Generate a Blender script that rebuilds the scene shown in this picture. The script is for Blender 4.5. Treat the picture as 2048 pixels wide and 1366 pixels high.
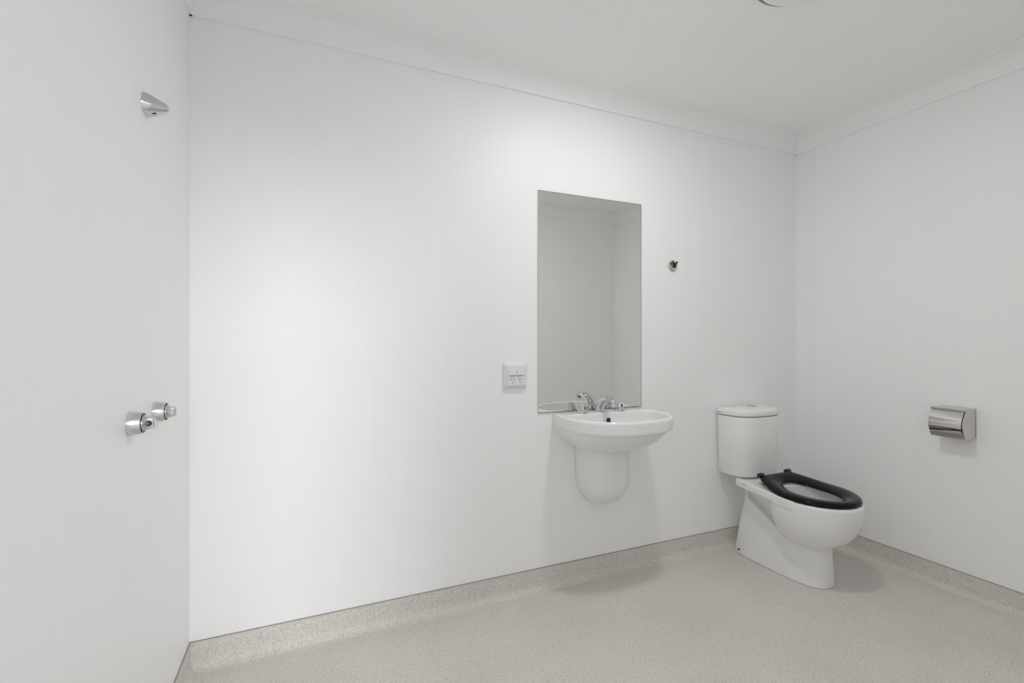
import bpy, math
import numpy as np
from mathutils import Vector, Matrix

scene = bpy.context.scene
COL = scene.collection
for o in list(bpy.data.objects):
    bpy.data.objects.remove(o)

# ------------------------------------------------------------------ camera, world, sun, exposure
W_IMG, F_PX, CAM_H, YAW = 2048.0, 943.7, 1.16, math.radians(23.38)
cam_data = bpy.data.cameras.new('camera')
cam_data.sensor_fit = 'HORIZONTAL'
cam_data.sensor_width = 36.0
cam_data.lens = 36.0 * F_PX / W_IMG
cam_data.clip_start = 0.02
cam = bpy.data.objects.new('camera', cam_data)
COL.objects.link(cam)
cam.location = (0, 0, CAM_H)
cam.rotation_euler = (math.pi / 2, 0, -YAW)
scene.camera = cam

world = bpy.data.worlds.new('overcast_sky')
scene.world = world
world.use_nodes = True
wn = world.node_tree.nodes
wn['Background'].inputs['Color'].default_value = (0.92, 0.96, 1.0, 1)
wn['Background'].inputs['Strength'].default_value = 1.25

sun_data = bpy.data.lights.new('hazy_sun', 'SUN')
sun_data.energy = 0.89
sun_data.angle = math.radians(23)
sun_data.color = (0.95, 0.97, 1.0)
sun = bpy.data.objects.new('hazy_sun', sun_data)
COL.objects.link(sun)
sun.location = (0.6, -4, 3)
SUN_DIR = Vector((-0.05, 1.0, -0.20)).normalized()
sun.rotation_euler = SUN_DIR.to_track_quat('-Z', 'Y').to_euler()

LAMP_STRENGTH = 146.0
LAMP_POS = (1.21, 1.16)

scene.view_settings.view_transform = 'Standard'
scene.view_settings.look = 'None'
scene.view_settings.gamma = 1.0
scene.view_settings.use_curve_mapping = False
scene.view_settings.exposure = 0.0
try:
    scene.cycles.max_bounces = 14
    scene.cycles.diffuse_bounces = 10
    scene.cycles.glossy_bounces = 8
except Exception:
    pass

# ------------------------------------------------------------------ room numbers (metres)
XL, XR, YB, YF, ZC = -0.383, 2.757, 1.975, 0.09, 2.40
WT = 0.10                    # wall thickness
SK = 0.10                    # coved skirting height
DX0, DX1, DH = -0.35, 0.41, 2.04   # doorway the camera stands in


# ------------------------------------------------------------------ materials
def new_mat(name):
    m = bpy.data.materials.new(name)
    m.use_nodes = True
    return m, m.node_tree.nodes, m.node_tree.links, m.node_tree.nodes['Principled BSDF']


def plain(name, col, rough=0.4, metal=0.0, spec=0.5, coat=0.0, noise=0.03, scale=40.0):
    """Procedural principled material with a slight colour and roughness variation."""
    m, n, l, b = new_mat(name)
    tc = n.new('ShaderNodeTexCoord')
    tx = n.new('ShaderNodeTexNoise')
    tx.inputs['Scale'].default_value = scale
    tx.inputs['Detail'].default_value = 3
    l.new(tc.outputs['Object'], tx.inputs['Vector'])
    rp = n.new('ShaderNodeValToRGB')
    lo = tuple(max(0, c * (1 - noise)) for c in col) + (1,)
    hi = tuple(min(1, c * (1 + noise)) for c in col) + (1,)
    rp.color_ramp.elements[0].color = lo
    rp.color_ramp.elements[1].color = hi
    l.new(tx.outputs['Fac'], rp.inputs['Fac'])
    l.new(rp.outputs['Color'], b.inputs['Base Color'])
    b.inputs['Roughness'].default_value = rough
    b.inputs['Metallic'].default_value = metal
    b.inputs['Specular IOR Level'].default_value = spec
    if coat:
        b.inputs['Coat Weight'].default_value = coat
        b.inputs['Coat Roughness'].default_value = 0.05
    return m


def wall_material(name, col, rough):
    """Smooth white wall panel: faint upright streaks and smudges, faint sheen."""
    m, n, l, b = new_mat(name)
    geo = n.new('ShaderNodeNewGeometry')
    mp = n.new('ShaderNodeMapping')
    mp.inputs['Scale'].default_value = (14, 14, 0.8)
    l.new(geo.outputs['Position'], mp.inputs['Vector'])
    t1 = n.new('ShaderNodeTexNoise')
    t1.inputs['Scale'].default_value = 3.0
    t1.inputs['Detail'].default_value = 4
    l.new(mp.outputs['Vector'], t1.inputs['Vector'])
    t2 = n.new('ShaderNodeTexNoise')
    t2.inputs['Scale'].default_value = 2.2
    t2.inputs['Detail'].default_value = 2
    l.new(geo.outputs['Position'], t2.inputs['Vector'])
    ad = n.new('ShaderNodeMath')
    ad.operation = 'ADD'
    l.new(t1.outputs['Fac'], ad.inputs[0])
    l.new(t2.outputs['Fac'], ad.inputs[1])
    mr = n.new('ShaderNodeMapRange')
    mr.inputs['From Min'].default_value = 0.6
    mr.inputs['From Max'].default_value = 1.4
    mr.inputs['To Min'].default_value = 0.984
    mr.inputs['To Max'].default_value = 1.006
    l.new(ad.outputs[0], mr.inputs['Value'])
    mx = n.new('ShaderNodeVectorMath')
    mx.operation = 'SCALE'
    mx.inputs[0].default_value = col
    l.new(mr.outputs['Result'], mx.inputs['Scale'])
    l.new(mx.outputs['Vector'], b.inputs['Base Color'])
    rr = n.new('ShaderNodeMapRange')
    rr.inputs['To Min'].default_value = rough - 0.05
    rr.inputs['To Max'].default_value = rough + 0.08
    l.new(t1.outputs['Fac'], rr.inputs['Value'])
    l.new(rr.outputs['Result'], b.inputs['Roughness'])
    b.inputs['Specular IOR Level'].default_value = 0.3
    bp = n.new('ShaderNodeBump')
    bp.inputs['Strength'].default_value = 0.02
    bp.inputs['Distance'].default_value = 0.01
    l.new(t1.outputs['Fac'], bp.inputs['Height'])
    l.new(bp.outputs['Normal'], b.inputs['Normal'])
    return m


def vinyl_material(name):
    """Speckled warm-grey safety vinyl with faint scuffs."""
    m, n, l, b = new_mat(name)
    geo = n.new('ShaderNodeNewGeometry')
    t1 = n.new('ShaderNodeTexNoise')
    t1.inputs['Scale'].default_value = 190
    t1.inputs['Detail'].default_value = 3
    t1.inputs['Roughness'].default_value = 0.75
    l.new(geo.outputs['Position'], t1.inputs['Vector'])
    r1 = n.new('ShaderNodeValToRGB')
    cr = r1.color_ramp
    cr.elements[0].position = 0.33
    cr.elements[0].color = (0.49, 0.462, 0.427, 1)
    cr.elements[1].position = 0.66
    cr.elements[1].color = (0.76, 0.732, 0.692, 1)
    e = cr.elements.new(0.47)
    e.color = (0.655, 0.626, 0.586, 1)
    l.new(t1.outputs['Fac'], r1.inputs['Fac'])
    # sparse dark flecks
    v = n.new('ShaderNodeTexVoronoi')
    v.inputs['Scale'].default_value = 260
    l.new(geo.outputs['Position'], v.inputs['Vector'])
    sep = n.new('ShaderNodeSeparateColor')
    l.new(v.outputs['Color'], sep.inputs['Color'])
    gt = n.new('ShaderNodeMath')
    gt.operation = 'GREATER_THAN'
    gt.inputs[1].default_value = 0.93
    l.new(sep.outputs['Red'], gt.inputs[0])
    sc = n.new('ShaderNodeMath')
    sc.operation = 'MULTIPLY'
    sc.inputs[1].default_value = 0.35
    l.new(gt.outputs[0], sc.inputs[0])
    mix = n.new('ShaderNodeMix')
    mix.data_type = 'RGBA'
    l.new(sc.outputs[0], mix.inputs['Factor'])
    l.new(r1.outputs['Color'], mix.inputs['A'])
    mix.inputs['B'].default_value = (0.33, 0.31, 0.29, 1)
    # wide scuffs
    t2 = n.new('ShaderNodeTexNoise')
    t2.inputs['Scale'].default_value = 3.2
    t2.inputs['Detail'].default_value = 3
    l.new(geo.outputs['Position'], t2.inputs['Vector'])
    mr = n.new('ShaderNodeMapRange')
    mr.inputs['From Min'].default_value = 0.3
    mr.inputs['From Max'].default_value = 0.7
    mr.inputs['To Min'].default_value = 0.96
    mr.inputs['To Max'].default_value = 1.04
    l.new(t2.outputs['Fac'], mr.inputs['Value'])
    mx = n.new('ShaderNodeVectorMath')
    mx.operation = 'SCALE'
    l.new(mix.outputs['Result'], mx.inputs[0])
    l.new(mr.outputs['Result'], mx.inputs['Scale'])
    l.new(mx.outputs['Vector'], b.inputs['Base Color'])
    b.inputs['Roughness'].default_value = 0.55
    b.inputs['Specular IOR Level'].default_value = 0.35
    bp = n.new('ShaderNodeBump')
    bp.inputs['Strength'].default_value = 0.08
    bp.inputs['Distance'].default_value = 0.002
    l.new(t1.outputs['Fac'], bp.inputs['Height'])
    l.new(bp.outputs['Normal'], b.inputs['Normal'])
    return m


M_WALL = wall_material('white_wall_panel', (0.925, 0.925, 0.925), 0.42)
M_CEIL = wall_material('white_ceiling_paint', (0.95, 0.95, 0.95), 0.6)
M_TRIM = plain('white_trim_paint', (0.925, 0.925, 0.925), 0.5, noise=0.01)
M_VINYL = vinyl_material('speckled_vinyl')
M_SEAL = plain('vinyl_edge_sealant', (0.30, 0.27, 0.24), 0.6, noise=0.15)
M_CERAMIC = plain('white_glazed_ceramic', (0.84, 0.84, 0.835), 0.09, spec=0.5, noise=0.006, scale=6)
M_SEATBLK = plain('black_glossy_seat_plastic', (0.006, 0.0055, 0.005), 0.15, spec=0.16, noise=0.1)
M_BLACK = plain('black_plastic', (0.008, 0.008, 0.008), 0.35, noise=0.1)
M_DARK = plain('gap_shade_and_backing', (0.03, 0.03, 0.028), 0.7, noise=0.1)  # near-black painted as shade in gaps and slots; also the mirror backing
M_CHROME = plain('polished_chrome', (0.64, 0.64, 0.64), 0.07, metal=1.0, noise=0.02)
M_STEEL = plain('polished_steel', (0.66, 0.645, 0.62), 0.09, metal=1.0, noise=0.02)
M_SATIN = plain('satin_chrome', (0.70, 0.70, 0.70), 0.2, metal=1.0, noise=0.02)
M_MIRROR = plain('mirror_silvering', (0.83, 0.835, 0.825), 0.012, metal=1.0, noise=0.0)
M_EDGE = plain('mirror_ground_edge', (0.07, 0.075, 0.073), 0.3, noise=0.05)
M_EDGEL = plain('mirror_glass_side', (0.62, 0.64, 0.63), 0.2, noise=0.02)
M_PLASTIC = plain('white_plastic', (0.80, 0.80, 0.80), 0.3, noise=0.01)
M_RED = plain('red_indicator', (0.42, 0.02, 0.04), 0.25, noise=0.05)
M_BLUE = plain('blue_black_indicator', (0.03, 0.04, 0.07), 0.25, noise=0.05)
M_MARK = plain('grey_print', (0.12, 0.12, 0.12), 0.5, noise=0.05)
M_CONC = plain('pale_concrete', (0.62, 0.61, 0.59), 0.8, noise=0.1, scale=8)
M_GAP = plain('vent_gap_shade', (0.30, 0.30, 0.29), 0.7, noise=0.05)  # grey painted as the shade round the vent cover
M_JOINT = plain('panel_joint', (0.89, 0.89, 0.89), 0.4, noise=0.01)


def emission(name, col, strength):
    m = bpy.data.materials.new(name)
    m.use_nodes = True
    n, l = m.node_tree.nodes, m.node_tree.links
    n.remove(n['Principled BSDF'])
    e = n.new('ShaderNodeEmission')
    e.inputs['Color'].default_value = col + (1,)
    e.inputs['Strength'].default_value = strength
    l.new(e.outputs[0], n['Material Output'].inputs['Surface'])
    return m


M_LAMP = emission('lit_diffuser', (1.0, 0.998, 0.992), LAMP_STRENGTH)


# ------------------------------------------------------------------ mesh helpers
def obj(name, verts, faces, mat, parent=None, smooth=False, loc=None, sharp=None):
    me = bpy.data.meshes.new(name)
    me.from_pydata([tuple(map(float, v)) for v in verts], [], [tuple(map(int, f)) for f in faces])
    me.validate()
    if smooth:
        me.polygons.foreach_set('use_smooth', [True] * len(me.polygons))
        if sharp is not None:
            me.set_sharp_from_angle(angle=math.radians(sharp))
    me.materials.append(mat)
    me.update()
    o = bpy.data.objects.new(name, me)
    COL.objects.link(o)
    if parent is not None:
        o.parent = parent
    if loc is not None:
        o.location = loc
    return o


def thing(name, label, cat, loc, rot=(0, 0, 0), group=None):
    o = bpy.data.objects.new(name, None)
    o.empty_display_size = 0.05
    COL.objects.link(o)
    o.location = loc
    o.rotation_euler = rot
    o['label'] = label
    o['category'] = cat
    if group:
        o['group'] = group
    return o


def structure(o, label=None):
    o['kind'] = 'structure'
    if label:
        o['label'] = label
    return o


def box_vf(x0, x1, y0, y1, z0, z1):
    v = [(x, y, z) for z in (z0, z1) for y in (y0, y1) for x in (x0, x1)]
    f = [(0, 2, 3, 1), (4, 5, 7, 6), (0, 1, 5, 4), (2, 6, 7, 3), (0, 4, 6, 2), (1, 3, 7, 5)]
    return v, f


def join_vf(*parts):
    V, Fc = [], []
    for v, f in parts:
        b = len(V)
        V += list(v)
        Fc += [tuple(i + b for i in q) for q in f]
    return V, Fc


def loft(rings, cap0=True, cap1=True, closed=False):
    """Rings of equal point count, skinned one to the next."""
    n = len(rings[0])
    V = [p for r in rings for p in r]
    Fc = []
    m = len(rings)
    for i in range(m if closed else m - 1):
        a, b = i * n, ((i + 1) % m) * n
        for k in range(n):
            j = (k + 1) % n
            Fc.append((a + k, a + j, b + j, b + k))
    if not closed:
        if cap0:
            Fc.append(tuple(reversed(range(n))))
        if cap1:
            Fc.append(tuple((m - 1) * n + k for k in range(n)))
    return V, Fc


def lathe(profile, seg=40, flute=0.0, nf=5, cap=True):
    """profile: list of (r, z) turned about z; flute modulates the radius."""
    rings = []
    for r, z in profile:
        ring = []
        for k in range(seg):
            a = 2 * math.pi * k / seg
            rr = r * (1 + flute * math.cos(nf * a))
            ring.append((rr * math.cos(a), rr * math.sin(a), z))
        rings.append(ring)
    return loft(rings, cap, cap)


def xform(vf, mat):
    v, f = vf
    return [tuple(mat @ Vector(p)) for p in v], f


def rounded_rect(hx, hy, r, seg=6):
    pts = []
    for cx, cy, a0 in ((hx - r, hy - r, 0), (-hx + r, hy - r, 90), (-hx + r, -hy + r, 180), (hx - r, -hy + r, 270)):
        for k in range(seg + 1):
            a = math.radians(a0 + 90 * k / seg)
            pts.append((cx + r * math.cos(a), cy + r * math.sin(a)))
    return pts


def pillow_plate(hx, hy, z0, z1, r, edge, inset=None):
    """Flat plate with rounded corners and a rounded front edge, facing +z."""
    rings = [[(x, y, z0) for x, y in rounded_rect(hx, hy, r)]]
    for k in range(5):
        a = math.pi / 2 * k / 4
        d = edge * (1 - math.cos(a))
        z = z1 - edge + edge * math.sin(a)
        rings.append([(x, y, z) for x, y in rounded_rect(hx - d, hy - d, max(r - d, 0.0005))])
    return loft(rings)


# ---- implicit surfaces (for the moulded ceramics), meshed with surface nets
def smin(a, b, k):
    hh = np.clip(0.5 + 0.5 * (b - a) / k, 0, 1)
    return b + (a - b) * hh - k * hh * (1 - hh)


def smax(a, b, k):
    return -smin(-a, -b, k)


def surface_nets(fn, lo, hi, h):
    lo = np.array(lo, float)
    n = np.ceil((np.array(hi) - lo) / h).astype(int) + 1
    ax = [lo[i] + h * np.arange(n[i]) for i in range(3)]
    G = np.meshgrid(*ax, indexing='ij')
    V = fn(*G)
    S = V < 0
    c = n - 1
    corners = [(i, j, k) for i in (0, 1) for j in (0, 1) for k in (0, 1)]

    def sub(A, o):
        return A[o[0]:o[0] + c[0], o[1]:o[1] + c[1], o[2]:o[2] + c[2]]
    cnt = sum(sub(S, o).astype(int) for o in corners)
    act = (cnt > 0) & (cnt < 8)
    acc = np.zeros(tuple(c) + (3,))
    num = np.zeros(tuple(c))
    for a in corners:
        for d in range(3):
            if a[d] == 1:
                continue
            b = list(a)
            b[d] = 1
            va, vb = sub(V, a), sub(V, b)
            cross = (va < 0) != (vb < 0)
            t = np.where(cross, va / np.where(cross, va - vb, 1), 0)
            for e in range(3):
                p = a[e] + (t if e == d else 0)
                acc[..., e] += np.where(cross, p, 0)
            num += cross
    idx = np.full(tuple(c), -1)
    I = np.argwhere(act)
    idx[act] = np.arange(len(I))
    P = acc[act] / num[act][:, None]
    P = lo + h * (I + P)
    # pull vertices onto the surface
    for _ in range(3):
        x, y, z = P.T
        v = fn(x, y, z)
        e = h * 0.1
        g = np.stack([fn(x + e, y, z) - fn(x - e, y, z), fn(x, y + e, z) - fn(x, y - e, z),
                      fn(x, y, z + e) - fn(x, y, z - e)], 1) / (2 * e)
        gg = np.maximum((g * g).sum(1), 1e-3)
        step = np.clip(v / gg, -h * 0.4, h * 0.4)
        P = P - g * step[:, None]
    faces = []
    for d in range(3):
        s0 = [slice(None)] * 3
        s1 = [slice(None)] * 3
        s0[d] = slice(0, c[d])
        s1[d] = slice(1, c[d] + 1)
        A, B = S[tuple(s0)], S[tuple(s1)]
        e1, e2 = (d + 1) % 3, (d + 2) % 3
        for E in np.argwhere(A != B):
            if E[e1] < 1 or E[e2] < 1 or E[e1] >= c[e1] or E[e2] >= c[e2]:
                continue
            q = []
            for u, w in ((-1, -1), (0, -1), (0, 0), (-1, 0)):
                Cc = E.copy()
                Cc[e1] += u
                Cc[e2] += w
                q.append(idx[tuple(Cc)])
            if not A[tuple(E)]:
                q.reverse()
            faces.append(q)
    return P, faces


# ------------------------------------------------------------------ room shell
structure(obj('floor', *box_vf(XL - WT, XR + WT, YF - WT, YB + WT, -0.08, 0.0), M_VINYL), 'speckled warm grey vinyl floor')
structure(obj('ceiling', *box_vf(XL - WT, XR + WT, YF - WT, YB + WT, ZC, ZC + 0.08), M_CEIL), 'flat white ceiling')
structure(obj('wall_back', *box_vf(XL - WT, XR + WT, YB, YB + WT, 0, ZC), M_WALL), 'smooth white wall with mirror, basin and toilet')
structure(obj('wall_left', *box_vf(XL - WT, XL, YF - WT, YB, 0, ZC), M_WALL), 'white wall with shower fittings')
structure(obj('wall_right', *box_vf(XR, XR + WT, YF - WT, YB, 0, ZC), M_WALL), 'white wall with the toilet paper holder')
structure(obj('wall_front', *join_vf(box_vf(XL, DX0, YF - WT, YF, 0, ZC), box_vf(DX1, XR, YF - WT, YF, 0, ZC),
                                     box_vf(DX0, DX1, YF - WT, YF, DH, ZC)), M_WALL), 'white wall with open doorway')
structure(obj('ground', *box_vf(-9, 9, -12, YF - WT, -0.12, -0.02), M_CONC), 'pale concrete outside the doorway')


def prism_along(profile, length_axis, a0, a1, place):
    """profile (out, z) pushed along an axis; place maps (out, along, z) to the room."""
    r0 = [place(o, a0, z) for o, z in profile]
    r1 = [place(o, a1, z) for o, z in profile]
    return loft([r0, r1])


t, rc = 0.003, 0.034
cove = [(0, 0.0), (0, SK), (t, SK)]
for k in range(9):
    a = math.pi / 2 * k / 8
    cove.append((t + rc * (1 - math.cos(a)), 0.0008 + rc * (1 - math.sin(a))))
cove.append((t + rc + 0.006, 0.0))
PL = {
    'back': (lambda o, a, z: (a, YB - o, z), XL, XR),
    'right': (lambda o, a, z: (XR - o, a, z), YF, YB),
    'left': (lambda o, a, z: (XL + o, a, z), YF, YB),
}
for side, (pl, a0, a1) in PL.items():
    b = structure(obj('baseboard_' + side, *prism_along(cove, 'x', a0, a1, pl), M_VINYL, smooth=True, sharp=40),
                  'coved vinyl skirting along the %s wall' % side)
    obj('edge_seal', *prism_along([(0, SK), (0, SK + 0.0020), (0.0025, SK + 0.0015), (0.0042, SK - 0.0002), (0.0, SK - 0.0002)],
                                  'x', a0, a1, pl), M_SEAL, parent=b)
structure(obj('baseboard_front', *prism_along(cove, 'x', DX1, XR, lambda o, a, z: (a, YF + o, z)), M_VINYL, smooth=True, sharp=40),
          'coved vinyl skirting along the doorway wall')

CZ, CO = 0.093, 0.078
corn = [(0, ZC), (0, ZC - CZ), (0.009, ZC - CZ), (0.011, ZC - CZ + 0.010)]
for k in range(1, 8):
    a = math.pi / 2 * k / 8
    corn.append((0.011 + (CO - 0.017) * (1 - math.cos(a)), ZC - CZ + 0.010 + (CZ - 0.018) * math.sin(a)))
corn += [(CO - 0.004, ZC - 0.008), (CO, ZC - 0.007), (CO, ZC)]
PL['front'] = (lambda o, a, z: (a, YF + o, z), XL, XR)
for i, (side, (pl, a0, a1)) in enumerate(PL.items()):
    structure(obj('trim_%d' % (i + 1), *prism_along(corn, 'x', a0, a1, pl), M_TRIM, smooth=True, sharp=30),
              'white coved cornice along the %s wall' % side)
# upright panel joint beside the back corner, and corner bead
structure(obj('trim_5', *box_vf(XR - 0.0012, XR, 1.853, 1.861, SK, ZC - CZ), M_JOINT), 'faint upright panel joint on the right wall')
structure(obj('trim_6', *join_vf(box_vf(XR - 0.012, XR, YB - 0.0025, YB, SK, ZC - CZ), box_vf(XR - 0.0025, XR, YB - 0.012, YB, SK, ZC - CZ)),
              M_TRIM), 'slim white bead in the wall corner')

# ------------------------------------------------------------------ ceiling lamp and exhaust vent
lamp = thing('ceiling_light', 'round white ceiling light with lit diffuser at the room centre', 'light', (LAMP_POS[0], LAMP_POS[1], ZC))
obj('lamp_rim', *lathe([(0.076, 0), (0.098, 0), (0.098, -0.006), (0.092, -0.014), (0.080, -0.016), (0.076, -0.013)], 48, cap=False), M_PLASTIC, lamp, smooth=True, sharp=40)
obj('diffuser', *lathe([(0.0775, -0.001), (0.0775, -0.0125), (0.070, -0.0175), (0.055, -0.0205), (0.030, -0.0225), (0.004, -0.0230)], 48), M_LAMP, lamp, smooth=True, sharp=50)

vent = thing('exhaust_vent', 'round white exhaust vent on the ceiling', 'vent', (1.535, 1.058, ZC))
obj('flange', *lathe([(0.10, 0), (0.182, 0), (0.180, -0.002), (0.164, -0.004), (0.10, -0.004)], 64), M_TRIM, vent, smooth=True, sharp=30)
obj('gap_shade_ring', *lathe([(0.10, -0.0035), (0.1615, -0.0035), (0.1615, -0.0045), (0.125, -0.0045), (0.125, -0.014), (0.10, -0.014)], 64), M_GAP, vent, smooth=True, sharp=30)  # grey ring painted as the shadow of the gap behind the cover
obj('cover_disc', *lathe([(0.004, -0.013), (0.134, -0.013), (0.141, -0.0145), (0.143, -0.0165), (0.140, -0.0185), (0.12, -0.0205), (0.06, -0.0225), (0.004, -0.023)], 64),
    M_TRIM, vent, smooth=True, sharp=60)

# ------------------------------------------------------------------ mirror
MX0, MX1, MZ0, MZ1 = 0.984, 1.577, 0.827, 1.866
mc = ((MX0 + MX1) / 2, YB, MZ0)
mir = thing('wall_mirror', 'tall frameless rectangular mirror on the white wall above the basin', 'mirror', mc)
hw, hh = (MX1 - MX0) / 2, MZ1 - MZ0
obj('mirror_face', *box_vf(-hw + 0.001, hw - 0.001, -0.0065, -0.0055, 0.001, hh - 0.001), M_MIRROR, mir)
obj('glass_side', *box_vf(-hw, -hw + 0.001, -0.006, 0, 0, hh), M_EDGEL, mir)
for nm, b in (('ground_edge', (hw - 0.002, hw, -0.0068, 0, 0, hh)), ('ground_edge', (-hw, hw, -0.0068, 0, hh - 0.0018, hh)),
              ('ground_edge', (-hw, hw, -0.0068, 0, 0, 0.0018))):
    obj(nm, *box_vf(*b), M_EDGE, mir)
obj('backing', *box_vf(-hw + 0.003, hw - 0.003, -0.0054, 0, 0.003, hh - 0.003), M_DARK, mir)

# ------------------------------------------------------------------ power outlet
ox, oz = 0.8665, 1.004
out = thing('power_outlet', 'white double power outlet with two rocker switches beside the mirror', 'power outlet', (ox, YB, oz), (math.pi / 2, 0, 0))
# local: x right, y up, z out of the wall
rings = []
for hx, z, r in ((0.058, 0, 0.004), (0.058, 0.006, 0.004), (0.055, 0.011, 0.004), (0.049, 0.0175, 0.004), (0.0475, 0.019, 0.004)):
    rings.append([(x, y, z) for x, y in rounded_rect(hx, hx * 1.01, r)])
obj('mounting_block', *loft(rings), M_PLASTIC, out, smooth=True, sharp=25)
obj('face_plate', *pillow_plate(0.043, 0.0435, 0.0185, 0.0225, 0.003, 0.0015), M_PLASTIC, out, smooth=True, sharp=40)
for k, cx in enumerate((-0.0185, 0.0185)):
    tilt = math.radians(6)
    sw = obj('rocker_switch', *xform(pillow_plate(0.0155, 0.0135, -0.002, 0.0045, 0.002, 0.0012), Matrix.Rotation(-tilt, 4, 'X')), M_PLASTIC, out, smooth=True, sharp=40)
    sw.location = (cx, 0.0165, 0.0235)
    obj('switch_gap', *box_vf(cx - 0.0165, cx + 0.0165, 0.0005, 0.0022, 0.0224, 0.0230), M_MARK, out)
    obj('switch_gap', *box_vf(cx - 0.0168, cx - 0.0158, 0.002, 0.030, 0.0224, 0.0228), M_JOINT, out)
    for sx, sy, ang, L in ((-0.0065, -0.0145, -30, 0.0075), (0.0065, -0.0145, 30, 0.0075), (0, -0.0285, 0, 0.0075)):
        v, f = box_vf(-0.0012, 0.0012, -L / 2, L / 2, 0.0220, 0.0230)
        m = Matrix.Translation((cx + sx, sy, 0)) @ Matrix.Rotation(math.radians(ang), 4, 'Z')
        obj('pin_slot', *xform((v, f), m), M_DARK, out)
    e = 0.016
    fr = join_vf(box_vf(cx - e, cx + e, -0.0055, -0.005, 0.0224, 0.0228), box_vf(cx - e, cx + e, -0.0375, -0.037, 0.0224, 0.0228),
                 box_vf(cx - e, cx - e + 0.0005, -0.037, -0.0055, 0.0224, 0.0228), box_vf(cx + e - 0.0005, cx + e, -0.037, -0.0055, 0.0224, 0.0228))
    obj('socket_outline', *fr, M_JOINT, out)

# ------------------------------------------------------------------ robe hook
hk = thing('robe_hook', 'small round chrome robe hook with two black prongs on the wall between mirror and corner', 'hook', (1.789, YB, 1.564), (math.pi / 2, 0, 0))
obj('base_disc', *lathe([(0.031, 0), (0.031, 0.002), (0.028, 0.006), (0.020, 0.008), (0.013, 0.0085), (0.012, 0.012), (0.004, 0.012)], 40), M_STEEL, hk, smooth=True, sharp=40)
body = [(0.004, 0.008), (0.0095, 0.009), (0.0108, 0.013), (0.0115, 0.017), (0.0105, 0.020), (0.007, 0.0225), (0.002, 0.023)]
obj('stem', *xform(lathe(body, 28), Matrix.Diagonal((0.95, 1.25, 1, 1)) @ Matrix.Translation((0, 0.001, 0))), M_BLACK, hk, smooth=True)


def tube(path, radii, seg=14, flat=1.0, up=Vector((1, 0, 0))):
    """Tapered tube along a path; the section is 'flat' times thinner across 'up'."""
    rings = []
    P = [Vector(p) for p in path]
    for i, p in enumerate(P):
        tng = (P[min(i + 1, len(P) - 1)] - P[max(i - 1, 0)]).normalized()
        s = up - tng * up.dot(tng)
        s.normalize()
        w = tng.cross(s)
        r = radii[i]
        rings.append([tuple(p + s * (r * math.cos(2 * math.pi * k / seg)) + w * (r * flat * math.sin(2 * math.pi * k / seg))) for k in range(seg)])
    return loft(rings)


for s in (-1, 1):
    obj('prong', *tube([(s * 0.004, 0.004, 0.015), (s * 0.008, 0.010, 0.017), (s * 0.013, 0.016, 0.019), (s * 0.0165, 0.020, 0.020), (s * 0.018, 0.0215, 0.0205)],
                       [0.006, 0.005, 0.0042, 0.0036, 0.0012], 12, up=Vector((0, 0, 1))), M_BLACK, hk, smooth=True)

# ------------------------------------------------------------------ wash basin
BX, BZ = 1.316, 0.822
bas = thing('wash_basin', 'white wall hung ceramic wash basin with chrome taps and half pedestal shroud', 'basin', (BX, YB, 0))
# local frame: x across, y out of the wall (positive), z up; mirrored into the room by y -> -y


def plan(x, y, a, bf, yc, nexp):
    """D-shaped plan: straight sides back to the wall, superellipse front."""
    yy = np.maximum((y - yc) / bf, 0)
    r = (np.abs(x / a) ** nexp + yy ** nexp) ** (1 / nexp)
    return (r - 1) * min(a, bf)


def basin_fn(x, y, z):
    side = 1 - 0.035 * np.clip((0.16 - y) / 0.16, 0, 1)
    rim = plan(x / side, y, 0.262, 0.247, 0.123, 2.45)
    slab = smax(rim, np.abs(z - (BZ - 0.0315)) - 0.0315, 0.014)
    # underside bowl, tapering down behind a small step
    tt = np.clip((BZ - 0.058 - z) / 0.097, 0, 1)
    sc = 0.962 - 0.19 * tt - 0.13 * tt ** 3
    und = plan(x / sc, (y - 0.01) / sc + 0.01, 0.262, 0.247, 0.121, 2.4) * 0.85
    und = smax(und, np.maximum(z - (BZ - 0.04), (BZ - 0.155) - z), 0.016)
    body = smin(slab, und, 0.003)
    body = np.maximum(body, -y)
    # bowl hollow: an even lip round the front and sides, tap ledge behind
    q = np.clip((BZ - z) / 0.118, 0, 1)
    inset = 0.022 + 0.012 * q + 0.085 * q ** 3.5
    rear = 0.088 + 0.012 * q + 0.09 * q ** 3.5
    hol = smax(rim + inset, rear - y, 0.05)
    hol = smax(hol, (BZ - 0.118) - z, 0.03)
    return smax(body, -hol, 0.009)


P, Fq = surface_nets(basin_fn, (-0.275, -0.012, 0.66), (0.275, 0.39, 0.835), 0.0042)
P[:, 1] = -P[:, 1]
obj('bowl', P, [q[::-1] for q in Fq], M_CERAMIC, bas, smooth=True)
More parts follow.
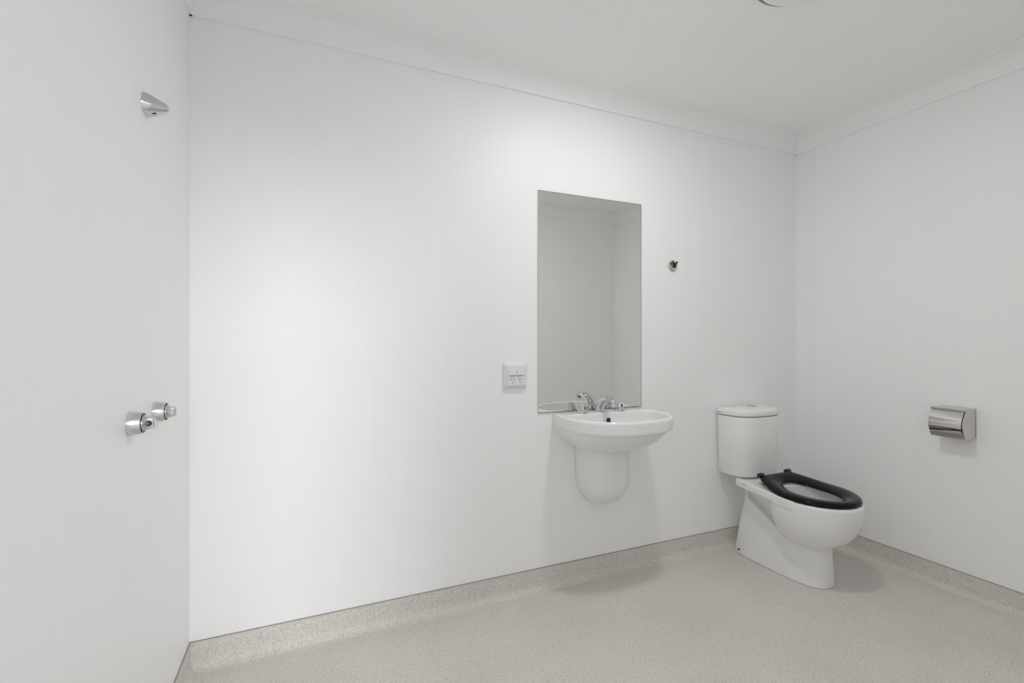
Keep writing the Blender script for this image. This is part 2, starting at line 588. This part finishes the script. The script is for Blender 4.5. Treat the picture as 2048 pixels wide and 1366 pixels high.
# overflow hole and waste
oy_ = np.linspace(0.04, 0.16, 600)
oy_ = float(oy_[np.argmax(basin_fn(np.zeros(600), oy_, np.full(600, BZ - 0.038)) > 0)])
ov = Matrix.Translation((-0.004, -oy_ - 0.0022, BZ - 0.037)) @ Matrix.Rotation(math.radians(84), 4, 'X')
obj('overflow_hole', *xform(lathe([(0.0122, -0.004), (0.0122, 0.0016), (0.002, 0.0016)], 24), ov), M_BLACK, bas, smooth=True, sharp=40)
obj('overflow_ring', *xform(lathe([(0.0120, -0.003), (0.0165, -0.003), (0.0160, 0.0012), (0.0140, 0.002), (0.0120, 0.0013)], 28, cap=False), ov), M_CERAMIC, bas, smooth=True)
obj('waste', *xform(lathe([(0.028, -0.004), (0.028, 0.002), (0.022, 0.003), (0.004, 0.001)], 28), Matrix.Translation((0, -0.215, BZ - 0.113))), M_CHROME, bas, smooth=True, sharp=40)


# half pedestal shroud: its own ceramic piece, hung under the bowl
def shroud_fn(x, y, z):
    zb, zt = 0.372, 0.69
    u = np.clip((z - zb) / 0.15, 0, 1)
    sc = np.sqrt(np.clip(1 - (1 - u) ** 2.2, 0.0, 1))
    a = 0.128 + 0.010 * np.clip((z - zb) / 0.3, 0, 1)
    x = x - 0.006
    n = 2.3
    yy = np.maximum(y - 0.02, 0) / 0.135
    r = (np.abs(x / a) ** n + yy ** n + (1 - u) ** 2.3) ** (1 / n)
    d = (r - 1) * 0.13
    d = np.maximum(d, z - zt)
    return np.maximum(d, 0.002 - y)


P, Fq = surface_nets(shroud_fn, (-0.165, -0.012, 0.355), (0.165, 0.18, 0.71), 0.0045)
P[:, 1] = -P[:, 1]
obj('shroud', P, [q[::-1] for q in Fq], M_CERAMIC, bas, smooth=True)

# taps on the basin ledge (parts of the basin: bolted through it)
TX = 1.297 - BX


def tap_handle(x, dot_mat, label):
    hnd = obj('tap_handle', *lathe([(0.004, 0.0), (0.0265, 0.0), (0.0262, 0.004), (0.0235, 0.012), (0.0205, 0.020), (0.0185, 0.024), (0.0165, 0.026),
                                    (0.0140, 0.032), (0.0120, 0.0365), (0.008, 0.0390), (0.002, 0.0395)], 60, flute=0.055, nf=6), M_CHROME, bas, smooth=True, sharp=50)
    hnd.location = (x, -0.058, BZ)
    hnd['label'] = label
    m = Matrix.Translation((0.004, -0.0165, 0.026)) @ Matrix.Rotation(math.radians(62), 4, 'X')
    d = obj('indicator', *xform(lathe([(0.0055, -0.004), (0.0055, 0.0012), (0.0045, 0.002), (0.001, 0.0022)], 20), m), dot_mat, hnd, smooth=True, sharp=40)
    obj('tap_flange', *lathe([(0.004, -0.0005), (0.0285, -0.0005), (0.0285, 0.002), (0.026, 0.0032), (0.004, 0.0032)], 40), M_CHROME, hnd, smooth=True, sharp=40)


tap_handle(1.192 - BX, M_RED, 'chrome tap handle with a red dot')
tap_handle(1.402 - BX, M_BLUE, 'chrome tap handle with a dark dot')
py = [(-0.040, -0.001), (-0.0405, 0.010), (-0.044, 0.023), (-0.052, 0.037), (-0.066, 0.049), (-0.084, 0.0585), (-0.106, 0.0650), (-0.128, 0.0665), (-0.147, 0.0640), (-0.160, 0.058), (-0.167, 0.051)]
rad = [0.0265, 0.0262, 0.0250, 0.0235, 0.0220, 0.0205, 0.0190, 0.0178, 0.0165, 0.0148, 0.0100]
sp = obj('spout', *tube([(TX, y, BZ + z) for y, z in py], rad, 28, flat=0.74), M_CHROME, bas, smooth=True, sharp=70)
obj('aerator', *xform(lathe([(0.003, -0.012), (0.0105, -0.012), (0.0115, -0.010), (0.0115, 0.004), (0.003, 0.004)], 24),
                      Matrix.Translation((TX, -0.156, BZ + 0.047)) @ Matrix.Rotation(math.radians(-20), 4, 'X')), M_SATIN, sp, smooth=True, sharp=40)
obj('base_ring', *xform(lathe([(0.004, -0.0005), (0.0285, -0.0005), (0.0285, 0.003), (0.0265, 0.0045), (0.004, 0.0045)], 36),
                        Matrix.Translation((TX, -0.0403, BZ)) @ Matrix.Diagonal((1, 0.8, 1, 1))), M_CHROME, sp, smooth=True, sharp=40)

# ------------------------------------------------------------------ toilet
TXC = 2.245
RIM = 0.425
RIM_FALL = 0.028
toi = thing('toilet', 'white close coupled toilet with black open lidless seat in the corner', 'toilet', (TXC, YB, 0))


def egg(x, y, a, y0, y1, yc, n):
    yy = np.where(y > yc, (y - yc) / (y1 - yc), (yc - y) / (yc - y0))
    r = (np.abs(x / a) ** n + np.abs(yy) ** n) ** (1 / n)
    return (r - 1) * a


def ip(z, zs, vs):
    return np.interp(z, zs, vs)


def pan_fn(x, y, z):
    z = z + RIM_FALL * np.maximum(y - 0.20, 0) * np.clip(z / RIM, 0, 1)      # the rim falls slightly to the front
    # flared pedestal running back to the wall
    zs = [0.0, 0.02, 0.10, 0.19, 0.27, 0.34, 0.43]
    a = ip(z, zs, [0.099, 0.097, 0.091, 0.087, 0.088, 0.094, 0.108])
    y0 = ip(z, zs, [0.035, 0.037, 0.050, 0.066, 0.088, 0.105, 0.112])
    y1 = ip(z, zs, [0.534, 0.533, 0.528, 0.524, 0.516, 0.50, 0.48])
    yc = 0.30
    n = np.where(y > yc, 2.9, 4.0)
    xp = x - 0.010
    yy = np.where(y > yc, (y - yc) / (y1 - yc), (yc - y) / (yc - y0))
    ped = ((np.abs(xp / a) ** n + np.abs(yy) ** n) ** (1 / n) - 1) * a
    ped = np.maximum(ped, np.maximum(-z + 0.0005, z - RIM + 0.01))
    # bowl
    zz = np.clip((RIM - z) / 0.228, 0, 1)
    k = (1 - zz ** 2.3) ** 0.5
    sa = 0.186 * (0.42 + 0.58 * k)
    f1 = 0.45 + 0.210 * (0.30 + 0.70 * k)
    f0 = 0.45 - 0.178 * (0.5 + 0.5 * k)
    yy = np.where(y > 0.45, (y - 0.45) / (f1 - 0.45), (0.45 - y) / (0.45 - f0))
    bowl = ((np.abs(x / sa) ** 2.15 + np.abs(yy) ** 2.15) ** (1 / 2.15) - 1) * sa * 0.9
    bowl = smax(bowl, (RIM - 0.228) - z, 0.02)
    bowl = smax(bowl, z - RIM, 0.012)
    # deck under the cistern
    w = ip(y, [0.0, 0.12, 0.20, 0.36, 0.46], [0.125, 0.130, 0.152, 0.174, 0.186])
    deck = np.maximum(np.abs(x) - w, np.maximum(0.118 - y, y - 0.48))
    deck = smax(deck, np.abs(z - (RIM - 0.020)) - 0.020, 0.010)
    # recessed hand hollow on both sides
    zlow = 0.408 - 0.583 * y
    hol = np.maximum(np.maximum(0.135 - y, y - 0.375), np.maximum(zlow - z, z - (RIM - 0.040)))
    hol = np.maximum(hol, 0.035 - np.abs(x))
    ped = smax(ped, -hol, 0.010)
    body = smin(ped, bowl, 0.030)
    body = smin(body, deck, 0.012)
    # finger groove along the bowl side
    gx, gy, gz = (np.abs(x) - 0.188) / 0.010, (y - 0.385) / 0.048, (z - 0.372 + (y - 0.385) * 0.10) / 0.008
    gr = (np.sqrt(gx * gx + gy * gy + gz * gz) - 1) * 0.008
    body = smax(body, -gr, 0.006)
    # bowl cavity
    q = np.clip((RIM - z) / 0.20, 0, 1)
    kk = np.sqrt(np.clip(1 - q ** 2.2, 0, 1)) * 0.85 + 0.15
    cav = (np.sqrt((x / (0.128 * kk)) ** 2 + ((y - 0.475) / (0.155 * kk)) ** 2) - 1) * 0.11
    cav = smax(cav, (RIM - 0.20) - z, 0.02)
    return smax(body, -cav, 0.010)


P, Fq = surface_nets(pan_fn, (-0.205, 0.0, -0.01), (0.205, 0.67, 0.44), 0.0042)
P[:, 1] = -P[:, 1]
pan = obj('pan', P, [q[::-1] for q in Fq], M_CERAMIC, toi, smooth=True)
obj('water', *xform(lathe([(0.004, 0.0), (0.062, 0.0), (0.062, 0.002), (0.004, 0.002)], 32), Matrix.Translation((0, -0.475, 0.262)) @ Matrix.Diagonal((1, 1.25, 1, 1))),
    plain('toilet_water', (0.55, 0.56, 0.56), 0.02, noise=0.0), pan, smooth=True, sharp=40)
sx_ = np.linspace(0.05, 0.14, 400)
sx_ = float(sx_[np.argmax(pan_fn(sx_, np.full(400, 0.112), np.full(400, 0.032)) > 0)])
for s in (-1, 1):
    obj('screw_cap', *xform(lathe([(0.0055, -0.002), (0.0055, 0.0015), (0.002, 0.0025)], 14),
                            Matrix.Translation((s * sx_, -0.112, 0.032)) @ Matrix.Rotation(s * math.radians(85), 4, 'Y')), M_BLACK, pan, smooth=True, sharp=40)


def cistern_plan(a, y0, y1, n=3.3, seg=56):
    """Flat back at y0, straight sides, broad superellipse front at y1."""
    ym = y0 + 0.028
    pts = [(a - 0.004, -y0), (a, -(y0 + 0.004))]
    for k in range(seg + 1):
        t_ = math.pi * k / seg
        c_, s_ = math.cos(t_), math.sin(t_)
        pts.append((math.copysign(abs(c_) ** (2 / n), c_) * a, -(ym + (y1 - ym) * abs(s_) ** (2 / n))))
    return pts + [(-a, -(y0 + 0.004)), (-a + 0.004, -y0)]


CX = 0.014
CB, CT = RIM + 0.007, 0.755
rings = []
for z, d in ((CB, 0.012), (CB + 0.002, 0.006), (CB + 0.006, 0.002), (CB + 0.012, 0.0), (0.60, 0.0), (CT - 0.004, 0.0), (CT, 0.002)):
    u = (z - CB) / (CT - CB)
    a = 0.156 + 0.008 * u
    rings.append([(x + CX, y, z) for x, y in cistern_plan(a - d, 0.012, 0.186 + 0.004 * u - d)])
cis = obj('cistern', *loft(rings), M_CERAMIC, toi, smooth=True, sharp=50)
obj('lid_gap_shade', *loft([[(x + CX, y, z) for x, y in cistern_plan(0.158, 0.016, 0.182)] for z in (CT - 0.002, CT + 0.006)]), M_DARK, cis)  # dark band stands for the shade in the gap under the lid
rings = []
LB, LT = CT + 0.0035, 0.797
for z, d in ((LB, 0.004), (LB + 0.001, 0.0015), (LB + 0.004, 0.0), (LT - 0.020, 0.0), (LT - 0.012, 0.002), (LT - 0.006, 0.0065), (LT - 0.002, 0.014),
             (LT + 0.0, 0.026), (LT + 0.0015, 0.045), (LT + 0.0025, 0.07)):
    rings.append([(x + CX, y, z) for x, y in cistern_plan(0.1675 - d, 0.009 + min(d, 0.05), 0.194 - d)])
lid = obj('cistern_lid', *loft(rings), M_CERAMIC, toi, smooth=True, sharp=50)
bt = Matrix.Translation((CX, -0.098, LT + 0.002))
obj('flush_button_ring', *xform(lathe([(0.004, 0), (0.027, 0), (0.027, 0.002), (0.0245, 0.0035), (0.0225, 0.0025), (0.004, 0.0022)], 36), bt), M_SATIN, lid, smooth=True, sharp=40)
for s in (-1, 1):
    half = [(s * 0.0008, 0.021 * (1 - 2 * k / 1)) for k in ()]
    pts = []
    for k in range(15):
        an = math.radians(-87 + 174 * k / 14)
        pts.append((s * (0.0008 + 0.0205 * math.cos(an)), 0.0205 * math.sin(an)))
    if s < 0:
        pts.reverse()
    v, f = loft([[(x, y, 0.002) for x, y in pts], [(x, y, 0.0042) for x, y in pts], [(x * 0.93, y * 0.93, 0.0050) for x, y in pts]])
    obj('flush_button', *xform((v, f), bt), M_STEEL, lid, smooth=True, sharp=30)
# small maker's marks, too small to read
for par, x, y, z in ((lid, CX - 0.1675, -0.032, LB + 0.012), (cis, CX - 0.1565, -0.034, CB + 0.022), (pan, -0.151, -0.195, RIM - 0.012)):
    obj('print_mark', *box_vf(x - 0.0006, x + 0.0006, y - 0.013, y + 0.013, z - 0.0012, z + 0.0012), M_MARK, par)


# ---- seat ring
HALF = [(0.250, 0.0), (0.2505, 0.090), (0.256, 0.112), (0.268, 0.124), (0.30, 0.143), (0.35, 0.166), (0.40, 0.181), (0.45, 0.187), (0.50, 0.182), (0.54, 0.169),
        (0.58, 0.144), (0.61, 0.116), (0.635, 0.078), (0.648, 0.040), (0.652, 0.0)]
SC_Y = 0.45


def seat_outline(tn):
    """Outer and inner ring points (x, y) for angle tn; y is out of the wall."""
    c, s = math.cos(tn), math.sin(tn)
    r = 0.05
    while r < 0.4:
        y_ = SC_Y + r * s
        if y_ <= HALF[0][0] or y_ >= HALF[-1][0] or abs(r * c) >= np.interp(y_, [p[0] for p in HALF], [p[1] for p in HALF]):
            break
        r += 0.0008
    ni = 2.15
    ri = (abs(c / 0.089) ** ni + abs(s / 0.133) ** ni) ** (-1 / ni)
    return (r * c, SC_Y + r * s), (ri * c, 0.450 + ri * s)


def seat_lift(y):
    return 0.026 * max(0.0, (0.42 - y) / 0.165) ** 1.4 - RIM_FALL * max(0.0, y - 0.20)


N, rings = 96, []
prof = [(0.00, 0.006), (0.02, 0.014), (0.08, 0.0190), (0.20, 0.0225), (0.36, 0.0235), (0.55, 0.0215), (0.75, 0.0170), (0.90, 0.0115), (0.98, 0.007), (1.0, 0.003),
        (0.98, 0.0), (0.8, -0.001), (0.4, -0.001), (0.06, 0.0), (0.01, 0.002)]
for k in range(N):
    tn = 2 * math.pi * k / N
    o_, i_ = seat_outline(tn)
    ring = []
    for u, z in prof:
        x = o_[0] + (i_[0] - o_[0]) * u
        y = o_[1] + (i_[1] - o_[1]) * u
        ring.append((x, -y, RIM + 0.002 + seat_lift(y) + z))
    rings.append(ring)
seat = obj('seat', *loft(rings, closed=True), M_SEATBLK, toi, smooth=True)
for s in (-1, 1):
    zz = RIM + 0.044
    knob = lathe([(0.003, -0.017), (0.010, -0.017), (0.012, -0.013), (0.0125, 0.0), (0.012, 0.013), (0.010, 0.017), (0.003, 0.017)], 24)
    hg = obj('hinge', *xform(knob, Matrix.Translation((s * 0.100, -0.250, zz)) @ Matrix.Rotation(math.pi / 2, 4, 'Y')), M_BLACK, seat, smooth=True, sharp=50)
    obj('hinge_arm', *tube([(s * 0.098, -0.252, zz - 0.002), (s * 0.094, -0.264, zz - 0.004), (s * 0.088, -0.282, zz - 0.006)], [0.010, 0.011, 0.010], 14, flat=0.8), M_BLACK, seat, smooth=True, sharp=60)
    obj('hinge_post', *xform(lathe([(0.003, 0), (0.017, 0), (0.017, 0.003), (0.008, 0.005), (0.0065, 0.008), (0.0065, 0.036), (0.003, 0.036)], 24),
                             Matrix.Translation((s * 0.088, -0.250, RIM))), M_CHROME, seat, smooth=True, sharp=40)
for x, y in ((-0.125, 0.375), (0.125, 0.375), (-0.11, 0.57), (0.11, 0.57)):
    pass
for s in (-1, 1):
    y = 0.36
    obj('seat_buffer', *xform(lathe([(0.003, 0), (0.011, 0), (0.012, 0.004), (0.011, 0.018), (0.003, 0.018)], 18), Matrix.Translation((s * 0.143, -y, RIM - 0.008))),
        plain('grey_rubber', (0.35, 0.35, 0.34), 0.5), seat, smooth=True, sharp=50)

# ------------------------------------------------------------------ toilet paper holder
ph = thing('toilet_paper_holder', 'polished steel box toilet paper holder with curved flap on the wall beside the toilet', 'paper holder', (XR, 1.183, 0.785))
# local: x into the room is negative, y along the wall, z up
HY, Z0, Z1, DP = 0.063, -0.060, 0.072, 0.088
obj('back_plate', *box_vf(-0.003, 0, -HY, HY, Z0, Z1), M_STEEL, ph)
obj('top_plate', *box_vf(-DP, 0, -HY, HY, Z1 - 0.002, Z1), M_STEEL, ph)
obj('top_lip', *box_vf(-DP - 0.002, -DP, -HY, HY, Z1 - 0.010, Z1), M_STEEL, ph)
arc = []
for k in range(15):
    u = k / 14
    z = Z1 - 0.012 - (Z1 - 0.012 - Z0) * u
    arc.append((-DP + 0.004 - 0.030 * math.sin(math.pi * min(1, u * 0.86 + 0.06)) ** 1.1, z))
for s in (-1, 1):
    poly = [(0, Z0), (0, Z1 - 0.002), (-DP + 0.002, Z1 - 0.002)] + [(x + 0.004, z) for x, z in arc]
    y0 = s * HY
    y1 = s * (HY - 0.002)
    obj('side_plate', *loft([[(x, y0, z) for x, z in poly], [(x, y1, z) for x, z in poly]]), M_STEEL, ph)
flap = [(x - 0.001, z) for x, z in arc] + [(x + 0.001, z) for x, z in reversed(arc)]
n_ = 12
fl = obj('flap', *loft([[(x, -HY + 0.004, z) for x, z in arc[:n_]] + [(x + 0.002, -HY + 0.004, z) for x, z in reversed(arc[:n_])],
                        [(x, HY - 0.004, z) for x, z in arc[:n_]] + [(x + 0.002, HY - 0.004, z) for x, z in reversed(arc[:n_])]]), M_STEEL, ph, smooth=True, sharp=40)
lo_ = [(x + 0.010, z - 0.001) for x, z in arc[n_ - 1:]]
lo_ = lo_ + [(lo_[-1][0] + 0.02, lo_[-1][1] - 0.001)]
obj('lower_apron', *loft([[(x, -HY + 0.002, z) for x, z in lo_] + [(x + 0.002, -HY + 0.002, z) for x, z in reversed(lo_)],
                          [(x, HY - 0.002, z) for x, z in lo_] + [(x + 0.002, HY - 0.002, z) for x, z in reversed(lo_)]]), M_STEEL, ph, smooth=True, sharp=40)
obj('inner_shade_box', *box_vf(-DP + 0.012, -0.003, -HY + 0.003, HY - 0.003, Z0 + 0.006, Z1 - 0.003), M_DARK, ph)  # dark box stands for the shade inside the holder

# ------------------------------------------------------------------ shower outlet and mixer taps on the left wall
RY = Matrix.Rotation(math.pi / 2, 4, 'Y')      # local z -> +x out of the left wall


def clipped_circle(r, clip, seg=40):
    pts = []
    s0 = -math.asin(clip)
    s1 = math.pi + math.asin(clip)
    for k in range(seg):
        an = s0 + (s1 - s0) * k / (seg - 1)
        pts.append((r * math.cos(an), r * math.sin(an)))
    return pts


shw = thing('shower_outlet', 'chrome cone shaped shower outlet high on the wall above the taps', 'shower head', (XL, 1.481, 1.7655))
rings = []
for d, r, dz, cl in ((0.0, 0.0315, 0.0, 0.74), (0.003, 0.0312, 0.0, 0.74), (0.024, 0.0222, -0.001, 0.78), (0.042, 0.0137, -0.002, 0.82), (0.047, 0.0110, -0.0025, 0.84),
                     (0.0498, 0.0080, -0.003, 0.84), (0.0512, 0.0045, -0.0035, 0.8)):
    rings.append([(d, -x, y + dz) for x, y in clipped_circle(r, cl)])
shell = obj('shell', *loft(rings), M_CHROME, shw, smooth=True, sharp=35)
obj('water_slot', *box_vf(0.011, 0.024, -0.003, -0.001, -0.0207, -0.0178), M_DARK, shell)


def wall_tap(y, z, label, dot):
    tp = thing('shower_tap', label, 'tap', (XL, y, z), (0, math.pi / 2, 0))
    obj('sleeve', *lathe([(0.003, 0), (0.0285, 0), (0.0285, 0.001), (0.0258, 0.0255), (0.0250, 0.0268), (0.0225, 0.0268), (0.0225, 0.022), (0.003, 0.022)], 56), M_SATIN, tp, smooth=True, sharp=30)
    obj('seal_ring', *lathe([(0.003, 0.022), (0.0232, 0.022), (0.0232, 0.0278), (0.003, 0.0278)], 40), M_BLACK, tp, smooth=True, sharp=40)
    rings = []
    seg = 60
    for d, r, tri in ((0.0268, 0.0220, 0.0), (0.0295, 0.0222, 0.1), (0.033, 0.0208, 0.45), (0.040, 0.0190, 0.85), (0.0465, 0.0172, 1.0), (0.0490, 0.0155, 1.0), (0.0503, 0.0115, 1.0)):
        ring = []
        for k in range(seg):
            an = 2 * math.pi * k / seg
            # three flats; one looks along the wall towards the doorway
            ph_ = (an + math.pi / 2 + math.pi / 3) % (2 * math.pi / 3) - math.pi / 3
            flat = 0.62 / max(math.cos(ph_), 0.3)
            rr = r * ((1 - tri) + tri * min(1.0, flat))
            ring.append((0.84 * rr * math.cos(an), rr * math.sin(an), d))
        rings.append(ring)
    kn = obj('knob', *loft(rings), M_CHROME, tp, smooth=True, sharp=25)
    m = Matrix.Translation((0, -0.0136, 0.0405)) @ Matrix.Rotation(math.radians(70), 4, 'X')
    obj('screw_recess', *xform(lathe([(0.001, -0.002), (0.0066, -0.002), (0.0066, 0.0008), (0.0046, 0.0008), (0.0042, -0.0005), (0.001, -0.0006)], 24), m), dot, kn, smooth=True, sharp=40)
    return tp


wall_tap(1.366, 0.968, 'chrome shower tap with dark screw recess, farther from the wall corner', M_BLUE)
wall_tap(1.564, 0.968, 'chrome shower tap with pale screw recess, nearer to the wall corner', M_SATIN)
